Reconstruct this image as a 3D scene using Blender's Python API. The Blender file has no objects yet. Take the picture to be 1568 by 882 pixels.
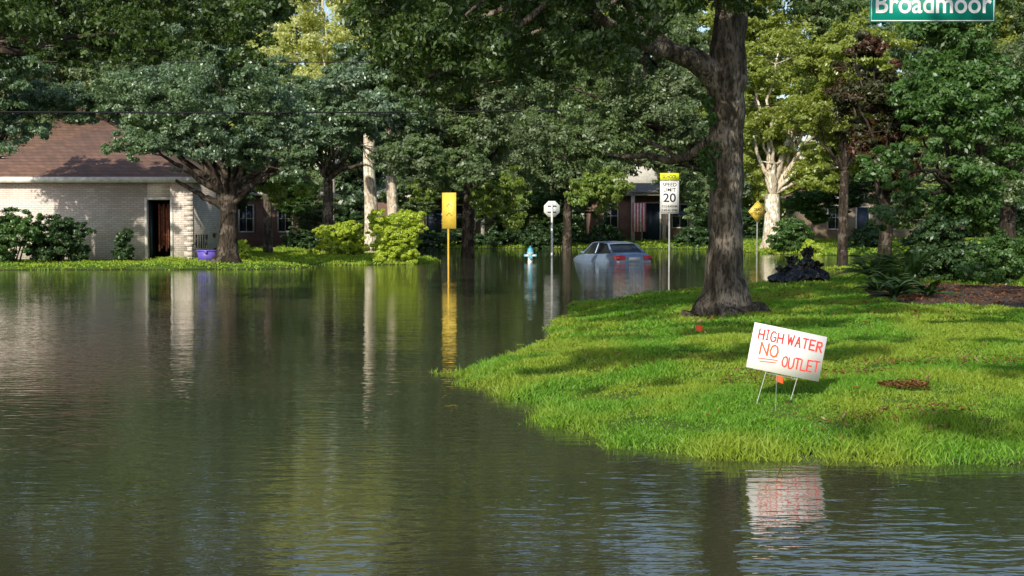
import bpy, math
import numpy as np
from mathutils import Vector
rng = np.random.default_rng(11)
scene = bpy.context.scene
CAMH = 1.64; F = 2178.0; PITCH = math.atan(101/2178.0)

def W(px, py, d):
    """world point at distance d (m along the street) for image pixel coordinates px, py"""
    u=(px-784)/F; v=(441-py)/F
    c,s=math.cos(PITCH),math.sin(PITCH)
    y=c+v*s; z=v*c-s
    k=d/y
    return np.array([u*k, d, CAMH+z*k])
def WX(px,d): return float(W(px,340,d)[0])
def WZ(py,d): return float(W(784,py,d)[2])

# ------------------------------------------------------------------ materials
def newmat(name):
    m=bpy.data.materials.new(name); m.use_nodes=True
    nt=m.node_tree; nt.nodes.clear()
    out=nt.nodes.new('ShaderNodeOutputMaterial')
    return m,nt,out
def N(nt,t,**k):
    n=nt.nodes.new(t)
    for a,b in k.items(): setattr(n,a,b)
    return n
def ramp(nt,fac,cols):
    r=N(nt,'ShaderNodeValToRGB')
    el=r.color_ramp.elements
    while len(el)<len(cols): el.new(0.5)
    for e,(p,c) in zip(el,cols):
        e.position=p; e.color=(c[0],c[1],c[2],1)
    nt.links.new(fac,r.inputs[0]); return r.outputs[0]
def pos_noise(nt,scale,detail=3,stretch=(1,1,1),obj=False):
    if obj:
        g=N(nt,'ShaderNodeTexCoord').outputs['Object']
    else:
        g=N(nt,'ShaderNodeNewGeometry').outputs['Position']
    mp=N(nt,'ShaderNodeMapping'); mp.inputs['Scale'].default_value=stretch
    nt.links.new(g,mp.inputs[0])
    n=N(nt,'ShaderNodeTexNoise'); n.inputs['Scale'].default_value=scale; n.inputs['Detail'].default_value=detail
    nt.links.new(mp.outputs[0],n.inputs['Vector']); return n.outputs['Fac']
def mixc(nt,fac,a,b,mode='MIX'):
    m=N(nt,'ShaderNodeMix',data_type='RGBA',blend_type=mode)
    if isinstance(fac,(int,float)): m.inputs[0].default_value=fac
    else: nt.links.new(fac,m.inputs[0])
    for i,x in ((6,a),(7,b)):
        if isinstance(x,tuple): m.inputs[i].default_value=(*x,1)
        else: nt.links.new(x,m.inputs[i])
    return m.outputs[2]
def leaf_mat(name,a,b,c,trans=0.35,rough=0.45,spec=0.05,cs=0.6):
    m,nt,out=newmat(name)
    g=N(nt,'ShaderNodeNewGeometry')
    col=ramp(nt,g.outputs['Random Per Island'],[(0,a),(1,b)])
    f=pos_noise(nt,cs,0)
    fr=ramp(nt,f,[(0.40,(0,0,0)),(0.60,(1,1,1))])
    col=mixc(nt,fr,col,c)
    p=N(nt,'ShaderNodeBsdfDiffuse'); nt.links.new(col,p.inputs['Color'])
    t=N(nt,'ShaderNodeBsdfTranslucent')
    tc=mixc(nt,1.0,col,(1.5,1.5,0.6),'MULTIPLY'); nt.links.new(tc,t.inputs[0])
    mx=N(nt,'ShaderNodeMixShader'); mx.inputs[0].default_value=trans
    nt.links.new(p.outputs[0],mx.inputs[1]); nt.links.new(t.outputs[0],mx.inputs[2])
    gl=N(nt,'ShaderNodeBsdfGlossy'); gl.inputs['Roughness'].default_value=rough; gl.inputs['Color'].default_value=(.8,.85,.9,1)
    m2=N(nt,'ShaderNodeMixShader'); m2.inputs[0].default_value=spec
    nt.links.new(mx.outputs[0],m2.inputs[1]); nt.links.new(gl.outputs[0],m2.inputs[2])
    nt.links.new(m2.outputs[0],out.inputs[0]); return m
def bark_mat(name,a,b,scale=7,bump=0.03,stretch=(1,1,0.22)):
    m,nt,out=newmat(name)
    n1=pos_noise(nt,scale,6,stretch); n2=pos_noise(nt,2.6,5); n3=pos_noise(nt,scale*3.2,4,(1,1,0.35))
    col=ramp(nt,n1,[(0.40,a),(0.60,b)])
    li=tuple(min(1,x*1.7+0.03) for x in b)
    col=mixc(nt,ramp(nt,n2,[(0.53,(0,0,0)),(0.60,(0.75,0.75,0.75))]),col,li)
    col=mixc(nt,ramp(nt,n3,[(0.38,(0.8,)*3),(0.50,(0,0,0))]),col,tuple(x*0.45 for x in a))
    p=N(nt,'ShaderNodeBsdfPrincipled'); p.inputs['Roughness'].default_value=0.9
    p.inputs['Specular IOR Level'].default_value=0.2
    nt.links.new(col,p.inputs['Base Color'])
    ad=N(nt,'ShaderNodeMath',operation='ADD'); nt.links.new(n1,ad.inputs[0]); nt.links.new(n3,ad.inputs[1])
    bp=N(nt,'ShaderNodeBump'); bp.inputs['Distance'].default_value=bump; bp.inputs['Strength'].default_value=1
    nt.links.new(ad.outputs[0],bp.inputs['Height']); nt.links.new(bp.outputs[0],p.inputs['Normal'])
    nt.links.new(p.outputs[0],out.inputs[0]); return m
def flat_mat(name,c,rough=0.5,metal=0,var=0.15,scale=6,spec=0.5,coat=0,bump=0):
    m,nt,out=newmat(name)
    n=pos_noise(nt,scale,4)
    a=tuple(x*(1-var) for x in c); b=tuple(min(1,x*(1+var)) for x in c)
    col=ramp(nt,n,[(0.35,a),(0.65,b)])
    p=N(nt,'ShaderNodeBsdfPrincipled')
    p.inputs['Roughness'].default_value=rough; p.inputs['Metallic'].default_value=metal
    p.inputs['Specular IOR Level'].default_value=spec; p.inputs['Coat Weight'].default_value=coat
    nt.links.new(col,p.inputs['Base Color'])
    if bump:
        bp=N(nt,'ShaderNodeBump'); bp.inputs['Distance'].default_value=bump
        nt.links.new(n,bp.inputs['Height']); nt.links.new(bp.outputs[0],p.inputs['Normal'])
    nt.links.new(p.outputs[0],out.inputs[0]); return m
def brick_mat(name,c1,c2,mortar,row=0.075,width=0.22,stain=0.6,ms=0.008):
    m,nt,out=newmat(name)
    g=N(nt,'ShaderNodeNewGeometry'); s=N(nt,'ShaderNodeSeparateXYZ'); nt.links.new(g.outputs['Position'],s.inputs[0])
    ad=N(nt,'ShaderNodeMath',operation='ADD'); nt.links.new(s.outputs[0],ad.inputs[0]); nt.links.new(s.outputs[1],ad.inputs[1])
    cb=N(nt,'ShaderNodeCombineXYZ'); nt.links.new(ad.outputs[0],cb.inputs[0]); nt.links.new(s.outputs[2],cb.inputs[1])
    b=N(nt,'ShaderNodeTexBrick'); nt.links.new(cb.outputs[0],b.inputs['Vector'])
    b.inputs['Scale'].default_value=1; b.inputs['Brick Width'].default_value=width; b.inputs['Row Height'].default_value=row
    b.inputs['Mortar Size'].default_value=ms; b.inputs['Color1'].default_value=(*c1,1); b.inputs['Color2'].default_value=(*c2,1); b.inputs['Mortar'].default_value=(*mortar,1)
    n=pos_noise(nt,1.6,5)
    col=mixc(nt,ramp(nt,n,[(0.4,(0,0,0)),(0.7,(0.45,0.45,0.45))]),b.outputs['Color'],tuple(x*stain for x in c2))
    p=N(nt,'ShaderNodeBsdfPrincipled'); p.inputs['Roughness'].default_value=0.85
    nt.links.new(col,p.inputs['Base Color'])
    bp=N(nt,'ShaderNodeBump'); bp.inputs['Distance'].default_value=0.01; bp.invert=True
    nt.links.new(b.outputs['Fac'],bp.inputs['Height']); nt.links.new(bp.outputs[0],p.inputs['Normal'])
    nt.links.new(p.outputs[0],out.inputs[0]); return m
def shingle_mat(name,c1,c2):
    return brick_mat(name,c1,c2,tuple(x*0.4 for x in c1),row=0.14,width=0.3)

M={}
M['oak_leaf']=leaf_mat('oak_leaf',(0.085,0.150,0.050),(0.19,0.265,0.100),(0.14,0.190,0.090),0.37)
M['oak_shaded_leaf']=leaf_mat('oak_shaded_leaf',(0.034,0.070,0.014),(0.092,0.148,0.027),(0.055,0.102,0.017),0.36)  # oak leaf darkened: shade of the near canopy put into the colour
M['blue_leaf']=leaf_mat('blue_oak_leaf',(0.100,0.175,0.110),(0.20,0.280,0.18),(0.135,0.215,0.10),0.34,0.4,0.07)
M['bright_leaf']=leaf_mat('bright_leaf',(0.20,0.27,0.04),(0.38,0.43,0.09),(0.25,0.30,0.05),0.47)
M['lime_leaf']=leaf_mat('lime_leaf',(0.15,0.25,0.04),(0.29,0.38,0.08),(0.20,0.28,0.05),0.45)
M['backlit_pale_leaf']=leaf_mat('backlit_pale_leaf',(0.42,0.46,0.16),(0.62,0.64,0.34),(0.52,0.54,0.24),0.5)  # backlit, sky-bleached brightness put into the leaf colour
M['shrub_leaf']=leaf_mat('shrub_leaf',(0.34,0.46,0.035),(0.58,0.66,0.10),(0.46,0.56,0.06),0.42,cs=2)
M['dark_leaf']=leaf_mat('dark_leaf',(0.024,0.060,0.016),(0.068,0.13,0.038),(0.04,0.09,0.022),0.27)
M['green_leaf']=leaf_mat('green_leaf',(0.05,0.12,0.025),(0.11,0.21,0.045),(0.07,0.15,0.03),0.35)
M['red_leaf']=leaf_mat('red_leaf',(0.045,0.022,0.012),(0.14,0.055,0.02),(0.05,0.055,0.015),0.3)
M['grass']=leaf_mat('grass_blade',(0.085,0.235,0.012),(0.22,0.42,0.030),(0.27,0.37,0.032),0.4,0.6,0.03,0.9)
M['far_grass']=leaf_mat('far_grass_blade',(0.17,0.31,0.02),(0.36,0.50,0.05),(0.30,0.40,0.03),0.4,0.6,0.03,1.0)
M['flower']=leaf_mat('azalea_flower',(0.35,0.05,0.03),(0.5,0.15,0.06),(0.10,0.14,0.03),0.3,cs=4)
M['litter']=leaf_mat('leaf_litter_mat',(0.10,0.035,0.012),(0.26,0.12,0.04),(0.18,0.07,0.02),0.1)
M['bark']=bark_mat('oak_bark',(0.060,0.048,0.036),(0.19,0.155,0.125),9,0.08,(1,1,0.18))
M['dark_bark']=bark_mat('dark_bark',(0.022,0.017,0.013),(0.065,0.05,0.038),5)
M['pale_bark']=bark_mat('pale_bark',(0.50,0.41,0.32),(0.70,0.61,0.50),4,0.02)
M['white_brick']=brick_mat('whitewashed_brick',(0.82,0.74,0.70),(0.66,0.56,0.52),(0.50,0.45,0.42),stain=.75,row=.085,width=.25,ms=.012)
M['red_brick']=brick_mat('red_brick',(0.22,0.11,0.08),(0.17,0.085,0.065),(0.22,0.2,0.18))
M['tan_brick']=brick_mat('tan_brick',(0.32,0.24,0.17),(0.24,0.17,0.12),(0.3,0.27,0.24))
M['brown_roof']=shingle_mat('brown_shingles',(0.25,0.135,0.095),(0.17,0.10,0.075))
M['gray_roof']=shingle_mat('gray_shingles',(0.18,0.18,0.17),(0.13,0.13,0.13))
M['trim']=flat_mat('white_trim',(0.75,0.73,0.69),0.5)
M['far_trim']=flat_mat('darker_trim',(0.50,0.48,0.43),0.6)  # darker trim colour for the far houses
M['interior']=flat_mat('dark_interior',(0.035,0.02,0.015),0.9)
M['curtain']=flat_mat('red_brown_cloth',(0.16,0.05,0.03),0.9,var=0.5,scale=12)
M['glass']=flat_mat('window_glass',(0.02,0.025,0.03),0.08,spec=0.6)
M['bluedoor']=flat_mat('dark_blue_paint',(0.02,0.035,0.06),0.4)
M['steel']=flat_mat('galvanised_steel',(0.42,0.43,0.43),0.45,0.5)
M['white_paint']=flat_mat('white_sign_paint',(0.80,0.80,0.80),0.45,var=0.03)
M['black_paint']=flat_mat('black_sign_paint',(0.015,0.015,0.015),0.5)
M['sign_back']=flat_mat('dull_aluminium',(0.80,0.80,0.80),0.5,0.0,var=0.15,scale=9)
M['yellow']=flat_mat('yellow_sign_paint',(0.80,0.57,0.08),0.45,var=0.08)
M['yellow_post']=flat_mat('yellow_post_paint',(0.70,0.42,0.04),0.5)
M['lime']=flat_mat('fluorescent_school_paint',(0.75,0.80,0.03),0.45,var=0.04)
M['sign_green']=flat_mat('street_sign_green',(0.0,0.27,0.21),0.4,var=0.05)
M['board']=flat_mat('corrugated_plastic',(0.88,0.86,0.88),0.5,var=0.02)
M['red_marker']=flat_mat('red_marker_paint',(0.75,0.045,0.04),0.6,var=0.25,scale=60)
M['orange_marker']=flat_mat('orange_marker_paint',(0.80,0.11,0.03),0.6,var=0.25,scale=60)
M['orange_flag']=flat_mat('orange_flag',(0.9,0.10,0.02),0.6,var=0.05)
M['bag']=flat_mat('black_plastic',(0.012,0.012,0.014),0.22,scale=9,bump=0.08)
M['mulch']=flat_mat('mulch_soil',(0.065,0.040,0.028),0.95,var=0.5,scale=22,bump=0.03)
M['hyd_white']=flat_mat('hydrant_white',(0.75,0.76,0.76),0.45)
M['hyd_blue']=flat_mat('hydrant_blue',(0.09,0.38,0.55),0.45)
M['car']=flat_mat('silver_blue_car_paint',(0.23,0.31,0.47),0.25,0.3,var=0.04,coat=0.6)
M['tail']=flat_mat('tail_lamp_red',(0.6,0.02,0.03),0.2)
M['rubber']=flat_mat('tyre_rubber',(0.02,0.02,0.02),0.8)
M['wire']=flat_mat('cable_black',(0.02,0.02,0.02),0.7)
M['purple']=flat_mat('purple_plastic',(0.14,0.10,0.50),0.4)

def ground_material():
    m,nt,out=newmat('ground_soil_and_turf')
    n1=pos_noise(nt,1.1,5); n2=pos_noise(nt,30,4)
    turf=ramp(nt,n1,[(0.35,(0.045,0.12,0.010)),(0.6,(0.10,0.20,0.020)),(0.75,(0.15,0.18,0.04))])
    turf=mixc(nt,ramp(nt,n2,[(0.4,(0,0,0)),(0.6,(0.6,0.6,0.6))]),turf,(0.055,0.050,0.018))
    g=N(nt,'ShaderNodeNewGeometry'); s=N(nt,'ShaderNodeSeparateXYZ'); nt.links.new(g.outputs['Position'],s.inputs[0])
    wet=ramp(nt,s.outputs[2],[(0.0,(1,1,1)),(0.05,(0,0,0))])
    col=mixc(nt,wet,turf,(0.035,0.028,0.016))
    p=N(nt,'ShaderNodeBsdfPrincipled'); p.inputs['Roughness'].default_value=0.95; p.inputs['Specular IOR Level'].default_value=0.2
    nt.links.new(col,p.inputs['Base Color'])
    bp=N(nt,'ShaderNodeBump'); bp.inputs['Distance'].default_value=0.03
    nt.links.new(n2,bp.inputs['Height']); nt.links.new(bp.outputs[0],p.inputs['Normal'])
    nt.links.new(p.outputs[0],out.inputs[0]); return m
def water_material():
    m,nt,out=newmat('muddy_flood_water')
    a=pos_noise(nt,9.0,2.5,(0.42,1,1)); b=pos_noise(nt,1.5,1,(0.5,1,1)); c=pos_noise(nt,0.25,2,(0.4,1,1))
    k=N(nt,'ShaderNodeMath',operation='MULTIPLY'); nt.links.new(a,k.inputs[0])
    pr=ramp(nt,c,[(0.3,(0.5,)*3),(0.7,(1.05,)*3)]); nt.links.new(pr,k.inputs[1])
    b2=N(nt,'ShaderNodeMath',operation='MULTIPLY'); nt.links.new(b,b2.inputs[0]); b2.inputs[1].default_value=0.7
    ad=N(nt,'ShaderNodeMath',operation='ADD'); nt.links.new(k.outputs[0],ad.inputs[0]); nt.links.new(b2.outputs[0],ad.inputs[1])
    bp=N(nt,'ShaderNodeBump'); bp.inputs['Strength'].default_value=1; bp.inputs['Distance'].default_value=0.0058
    nt.links.new(ad.outputs[0],bp.inputs['Height'])
    col=ramp(nt,c,[(0.35,(0.036,0.042,0.022)),(0.65,(0.060,0.060,0.030))])
    p=N(nt,'ShaderNodeBsdfPrincipled'); p.inputs['Roughness'].default_value=0.02; p.inputs['IOR'].default_value=1.42
    nt.links.new(col,p.inputs['Base Color']); nt.links.new(bp.outputs[0],p.inputs['Normal'])
    nt.links.new(p.outputs[0],out.inputs[0]); return m
M['ground']=ground_material(); M['water']=water_material()

# ------------------------------------------------------------------ mesh helpers
def link(o,parent=None):
    scene.collection.objects.link(o)
    if parent is not None: o.parent=parent
    return o
def empty(name,loc=(0,0,0),rz=0):
    e=bpy.data.objects.new(name,None); e.location=[float(x) for x in loc]; e.rotation_euler=(0,0,rz); e.empty_display_size=0.3
    return link(e)
def mesh_np(name,v,f,mat,smooth=False):
    v=np.asarray(v,dtype=np.float32); f=np.asarray(f,dtype=np.int32); k=f.shape[1]
    me=bpy.data.meshes.new(name)
    me.vertices.add(len(v)); me.vertices.foreach_set('co',v.ravel())
    me.loops.add(f.size); me.loops.foreach_set('vertex_index',f.ravel())
    me.polygons.add(len(f)); me.polygons.foreach_set('loop_start',np.arange(0,f.size,k,dtype=np.int32))
    if smooth: me.polygons.foreach_set('use_smooth',np.ones(len(f),dtype=bool))
    me.update(calc_edges=True); me.materials.append(mat)
    return me
class MB:
    def __init__(s): s.v=[]; s.f=[]; s.n=0
    def add(s,v,f):
        v=np.asarray(v,float); f=np.asarray(f,int); s.v.append(v); s.f.append(f+s.n); s.n+=len(v)
    def box(s,x0,x1,y0,y1,z0,z1):
        v=[(x0,y0,z0),(x1,y0,z0),(x1,y1,z0),(x0,y1,z0),(x0,y0,z1),(x1,y0,z1),(x1,y1,z1),(x0,y1,z1)]
        s.add(v,[(0,3,2,1),(4,5,6,7),(0,1,5,4),(1,2,6,5),(2,3,7,6),(3,0,4,7)])
    def tube(s,path,rad,seg=8,wob=0.0,cap=True,flare=None):
        P=np.asarray(path,float); R=np.broadcast_to(np.asarray(rad,float),(len(P),))
        T=np.gradient(P,axis=0); T/=np.linalg.norm(T,axis=1)[:,None]+1e-9
        ref=np.array([0.13,0.97,0.2]) if abs(T[0][1])<0.8 else np.array([1.0,0.1,0.1])
        A=np.cross(T,ref); A/=np.linalg.norm(A,axis=1)[:,None]+1e-9; B=np.cross(T,A)
        th=np.linspace(0,2*np.pi,seg,endpoint=False)
        r=R[:,None]*np.ones(seg)[None]
        if wob:
            ph=rng.uniform(0,6.28,3)
            tt=np.linspace(0,6,len(P))[:,None]
            r=r*(1+wob*(np.sin(3*th[None]+ph[0]+tt)*0.5+np.sin(5*th[None]+ph[1]-1.3*tt)*0.35+np.sin(2*th+ph[2]+2*tt)*.4))
        if flare is not None:
            r=r+flare[:,None]*(0.45+0.55*np.abs(np.sin(2.5*th+0.6)))[None]
        v=P[:,None,:]+r[...,None]*(np.cos(th)[None,:,None]*A[:,None]+np.sin(th)[None,:,None]*B[:,None])
        n=len(P); i=np.arange(n-1)[:,None]*seg; j=np.arange(seg)[None]; j2=(j+1)%seg
        f=np.stack([i+j,i+j2,i+seg+j2,i+seg+j],-1).reshape(-1,4)
        s.add(v.reshape(-1,3),f)
        if cap and seg%2==0:
            for base in (0,(n-1)*seg):
                vv=v.reshape(-1,3)[base:base+seg]
                fs=[(k,k+1,seg-2-k,seg-1-k) for k in range(seg//2-1)]
                s.add(vv,fs)
    def lathe(s,c,prof,seg=16):
        th=np.linspace(0,2*np.pi,seg,endpoint=False)
        v=np.array([[c[0]+r*math.cos(t),c[1]+r*math.sin(t),c[2]+z] for r,z in prof for t in th])
        n=len(prof); i=np.arange(n-1)[:,None]*seg; j=np.arange(seg)[None]; j2=(j+1)%seg
        s.add(v,np.stack([i+j,i+j2,i+seg+j2,i+seg+j],-1).reshape(-1,4))
    def obj(s,name,mat,parent=None,local=False,smooth=False):
        v=np.concatenate(s.v); f=np.concatenate(s.f)
        if parent is not None and not local: v=v-np.array(parent.location)
        o=bpy.data.objects.new(name,mesh_np(name,v,f,mat,smooth)); return link(o,parent)

def leaves(c,outn,size,aspect=0.5,rnd=0.8,droop=0.0):
    n=len(c)
    nr=outn+rnd*rng.normal(size=(n,3)); nr/=np.linalg.norm(nr,axis=1)[:,None]+1e-9
    t=rng.normal(size=(n,3)); t[:,2]-=droop
    t-=(t*nr).sum(1)[:,None]*nr; t/=np.linalg.norm(t,axis=1)[:,None]+1e-9
    b=np.cross(nr,t)
    L=(size*rng.uniform(0.6,1.35,n))[:,None]
    v=np.stack([c-t*L/2,c+b*L*aspect/2+nr*L*0.06,c+t*L/2,c-b*L*aspect/2+nr*L*0.06],1).reshape(-1,3)
    f=np.arange(n*4).reshape(-1,4)
    return v,f
def unit(n):
    d=rng.normal(size=(n,3)); return d/np.linalg.norm(d,axis=1)[:,None]
def foliage(clumps,nleaf,size,aspect=0.5,sub=9,subr=0.36,droop=0.3,rnd=0.7,up=0.45):
    C=np.array([c for c,_ in clumps],float); R=np.array([r for _,r in clumps],float)
    vol=(R.prod(1))**0.72; p=vol/vol.sum()
    idx=rng.choice(len(C),size=len(C)*sub,p=p)
    d=unit(len(idx)); rr=rng.uniform(0,1,len(idx))**0.38
    sc=C[idx]+d*rr[:,None]*R[idx]
    sr=(R[idx].mean(1)*subr*rng.uniform(0.6,1.3,len(idx)))
    so=d
    k=rng.integers(0,len(sc),nleaf)
    dd=unit(nleaf); r2=rng.uniform(0,1,nleaf)**0.5
    pts=sc[k]+dd*(r2*sr[k])[:,None]*np.array([1.15,1.15,0.65])
    o=0.6*dd+0.55*so[k]; o[:,2]+=up
    return leaves(pts,o,size,aspect,rnd,droop)
def ell_clumps(c,r,n,cr,flat=0.65,shell=0.45,low=0.0):
    out=[]
    for i in range(n):
        d=unit(1)[0]; q=rng.uniform(0,1)**shell
        p=np.array(c)+d*q*np.array(r)*(1-0.25*cr/np.mean(r))
        k=cr*rng.uniform(0.65,1.35)
        out.append((p,(k,k,k*flat)))
    return out
def bez(a,b,c,n=9):
    t=np.linspace(0,1,n)[:,None]; return (1-t)**2*np.array(a)+2*t*(1-t)*np.array(b)+t*t*np.array(c)
def limbs(mb,start,clumps,n,r0,seg=7,sag=0.15):
    ids=rng.permutation(len(clumps))[:n]
    s=np.array(start,float)
    for i in ids:
        e=np.array(clumps[i][0]); dv=e-s
        L=np.linalg.norm(dv)
        mid=s+dv*0.45+np.array([0,0,L*rng.uniform(-0.05,0.28)])+unit(1)[0]*L*0.10
        P=bez(s,mid,e,10)+rng.normal(size=(10,3))*L*0.012
        P[0]=s
        rr=np.linspace(1,0.16,10)*r0*rng.uniform(0.5,1.0)
        mb.tube(P,rr,seg,0.08,cap=False)
        for _ in range(3):
            k=rng.integers(4,9); q=P[k]; d=unit(1)[0]*L*0.22; d[2]=abs(d[2])*0.6
            mb.tube(bez(q,q+d*0.5+unit(1)[0]*L*0.03,q+d,6),np.linspace(rr[k]*0.6,0.006,6),5,cap=False)
def tree(name,base,fork,tr,clumps,nleaf,lsize,leaf,bark,nlimb=14,aspect=0.5,droop=0.3,flare=0.5,trunk=None,subr=0.36,sub=9,extra=None,lr=0.5,groups=()):
    e=empty(name,base)
    base=np.array(base,float); fork=np.array(fork,float)
    mb=MB()
    if trunk is None:
        P=bez(base-np.array([0,0,0.3]),(base+fork)/2+np.array([rng.uniform(-.1,.1),0,0]),fork,12)
        R=np.linspace(tr,tr*0.8,12)
    else: P,R=trunk
    h=P[:,2]-base[2]
    fl=np.exp(-np.clip(h,0,99)/0.22)*tr*flare
    mb.tube(P,R,28,0.07,cap=False,flare=fl)
    limbs(mb,fork,clumps,nlimb,tr*lr)
    if extra: extra(mb)
    mb.obj('trunk_and_limbs',bark,e,smooth=True)
    v,f=foliage(clumps,nleaf,lsize,aspect,sub=sub,droop=droop,subr=subr)
    v=v-base
    link(bpy.data.objects.new('leaves',mesh_np('leaves',v,f,leaf)),e)
    for gc,gn,gs,gm in groups:
        v,f=foliage(gc,gn,gs,0.5,sub=sub,droop=1.5); link(bpy.data.objects.new('young_leaves',mesh_np('young_leaves',v-base,f,gm)),e)  # foliage groups in a lighter leaf colour
    return e

# ------------------------------------------------------------------ terrain
LAWN=[(3.4,9.45),(2.69,9.53),(2.1,9.84),(1.44,9.92),(1.01,10.2),(0.77,10.76),(0.5,11.34),(0.38,12.5),(-0.03,13.7),(-0.38,14.4),(-0.50,15.4),(-0.3,16.4),(0.25,17.5),(0.5,19.8),(0.9,23.8),(1.35,28.2),(3.0,31.0),(4.3,33),(5.9,35.4),(7,36.6),(9.4,40.6),(13,43),(30,44),(90,40),(90,6),(30,8),(10,9.0),(6,9.2)]
PADL=[(-90,48),(-20,48.6),(-12.5,48.8),(-9,49.2),(-7.6,50.0),(-7.4,51.5),(-9,54),(-12,58),(-11,80),(-90,80)]
PADM=[(-12,55.5),(-9,55.5),(-6.5,54.3),(-4.3,54.4),(-3.2,57),(-3.4,62),(-6,68),(-11,72),(-14,66)]
FAR=[(-1500,86),(-20,86),(0,88),(12,86),(13,72),(16,69),(90,66),(1500,60),(1500,1500),(-1500,1500)]
BAR=[(10.6,49.5),(13,48.3),(20,49),(20,51.5),(13,51.5)]
def sd(x,y,poly):
    P=np.array(poly,float); Q=np.roll(P,-1,0)
    d=np.full(x.shape,1e9); ins=np.zeros(x.shape,bool)
    for (ax,ay),(bx,by) in zip(P,Q):
        ex,ey=bx-ax,by-ay; t=np.clip(((x-ax)*ex+(y-ay)*ey)/(ex*ex+ey*ey),0,1)
        d=np.minimum(d,np.hypot(x-ax-t*ex,y-ay-t*ey))
        c=((ay>y)!=(by>y))&(x<(bx-ax)*(y-ay)/(by-ay+1e-12)+ax); ins^=c
    return np.where(ins,d,-d)
def wob(x,y):
    return 0.10*np.sin(2.3*x+1.1*y)+0.07*np.sin(5.1*x-3.3*y+1)+0.06*np.sin(7.7*y+4.3*x)+0.05*np.sin(17*x+2*y)*np.sin(13*y)
def Hs(x,y):
    x=np.asarray(x,float); y=np.asarray(y,float)
    h=np.full(x.shape,-0.45)
    for poly,A,s in ((LAWN,0.36,1.9),(PADL,0.17,0.4),(PADM,0.14,1.0),(FAR,0.5,6.0),(BAR,0.06,0.5)):
        d=sd(x,y,poly)+wob(x,y)*(1 if poly is LAWN else 1.5)
        hh=np.where(d>0,A*(1-np.exp(-np.maximum(d,0)/s)),-0.45*(1-np.exp(np.minimum(d,0)/1.2)))
        h=np.maximum(h,hh)
    return h+0.012*np.sin(1.7*x+.6*y)*np.sin(1.3*y-.5*x)
def H(x,y): return float(Hs(np.array([x]),np.array([y]))[0])

xs=np.unique(np.concatenate([[-1500,-700,-300,-150],np.arange(-90,-20,4),np.arange(-20,-2,0.5),np.arange(-2,9,0.12),np.arange(9,20,0.5),np.arange(20,92,4),[150,300,700,1500]]))
ys=np.unique(np.concatenate([[-1500,-500,-100,-30,-10,0,5],np.arange(8,38,0.14),np.arange(38,92,0.4),np.arange(92,140,3),[160,200,400,800,1500]]))
X,Y=np.meshgrid(xs,ys,indexing='ij'); Z=Hs(X.ravel(),Y.ravel())
v=np.stack([X.ravel(),Y.ravel(),Z],1); nx,ny=len(xs),len(ys)
i=np.arange(nx-1)[:,None]*ny; j=np.arange(ny-1)[None]
f=np.stack([i+j,i+ny+j,i+ny+j+1,i+j+1],-1).reshape(-1,4)
link(bpy.data.objects.new('ground',mesh_np('ground',v,f,M['ground'],True)))
link(bpy.data.objects.new('water',mesh_np('water',[(-1500,-1500,0),(1500,-1500,0),(1500,1500,0),(-1500,1500,0)],[(0,1,2,3)],M['water'])))

# ------------------------------------------------------------------ grass
MULCH_POLY=[(6.3,22.0),(7.4,21.2),(10,21.5),(11,27),(8,28.5),(6.6,27.0),(6.2,24)]
def blades(x0,x1,y0,y1,dens,h,w,poly_exclude=True,zmin=-0.03,zmax=9):
    n=int((x1-x0)*(y1-y0)*dens)
    x=rng.uniform(x0,x1,n); y=rng.uniform(y0,y1,n); z=Hs(x,y)
    k=(z>zmin)&(z<zmax)
    if poly_exclude: k&=sd(x,y,MULCH_POLY)<0
    x,y,z=x[k],y[k],z[k]; n=len(x)
    pt=0.75+0.35*np.sin(2.1*x+1.7*y)*np.sin(1.3*y-2.9*x)+0.2*np.sin(6.1*x+2)*np.sin(4.9*y)+0.2*np.sin(11*x+3*y)*np.sin(9*y-4*x)
    keep=rng.uniform(0,1,n)<np.clip(pt+0.25,0.3,1); x,y,z,pt=x[keep],y[keep],z[keep],pt[keep]; n=len(x)
    hh=h*rng.uniform(0.5,1.45,n)*np.clip(pt,0.4,1.3)
    a=rng.uniform(0,2*np.pi,n); ln=rng.uniform(0.1,1.1,n)*hh; la=rng.uniform(0,2*np.pi,n)
    wx=np.cos(a)*w*rng.uniform(0.7,1.3,n)/2; wy=np.sin(a)*w/2
    b=np.stack([x,y,z-0.01],1); side=np.stack([wx,wy,0*wx],1)
    top=b+np.stack([np.cos(la)*ln,np.sin(la)*ln,hh],1)
    mid=b+np.stack([np.cos(la)*ln*0.3,np.sin(la)*ln*0.3,hh*0.55],1)
    v=np.stack([b-side*.8,mid-side,top,mid+side,],1)
    return v.reshape(-1,3),np.arange(n*4).reshape(-1,4)
g=MB()
g.add(*blades(-1,5.2,9.2,13,5600,0.052,0.009))
g.add(*blades(-1.2,6.5,13,18,3300,0.056,0.012))
g.add(*blades(0,9.5,18,27,1300,0.065,0.020))
g.add(*blades(0.5,14,27,45,450,0.08,0.032))
g.add(*blades(-1.2,5.5,9.0,18,900,0.10,0.010,True,-0.07,0.04))
g.obj('lawn_grass',M['grass'])
g=MB()
g.add(*blades(-14,-3,53.5,73,260,0.11,0.05,False))
g.add(*blades(-24,-7,48,54,120,0.08,0.05,False))
g.add(*blades(10,20,48,52,120,0.1,0.05,False))
g.add(*blades(-30,30,69,95,40,0.14,0.09,False))
g.obj('far_lawn_grass',M['far_grass'])

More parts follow.
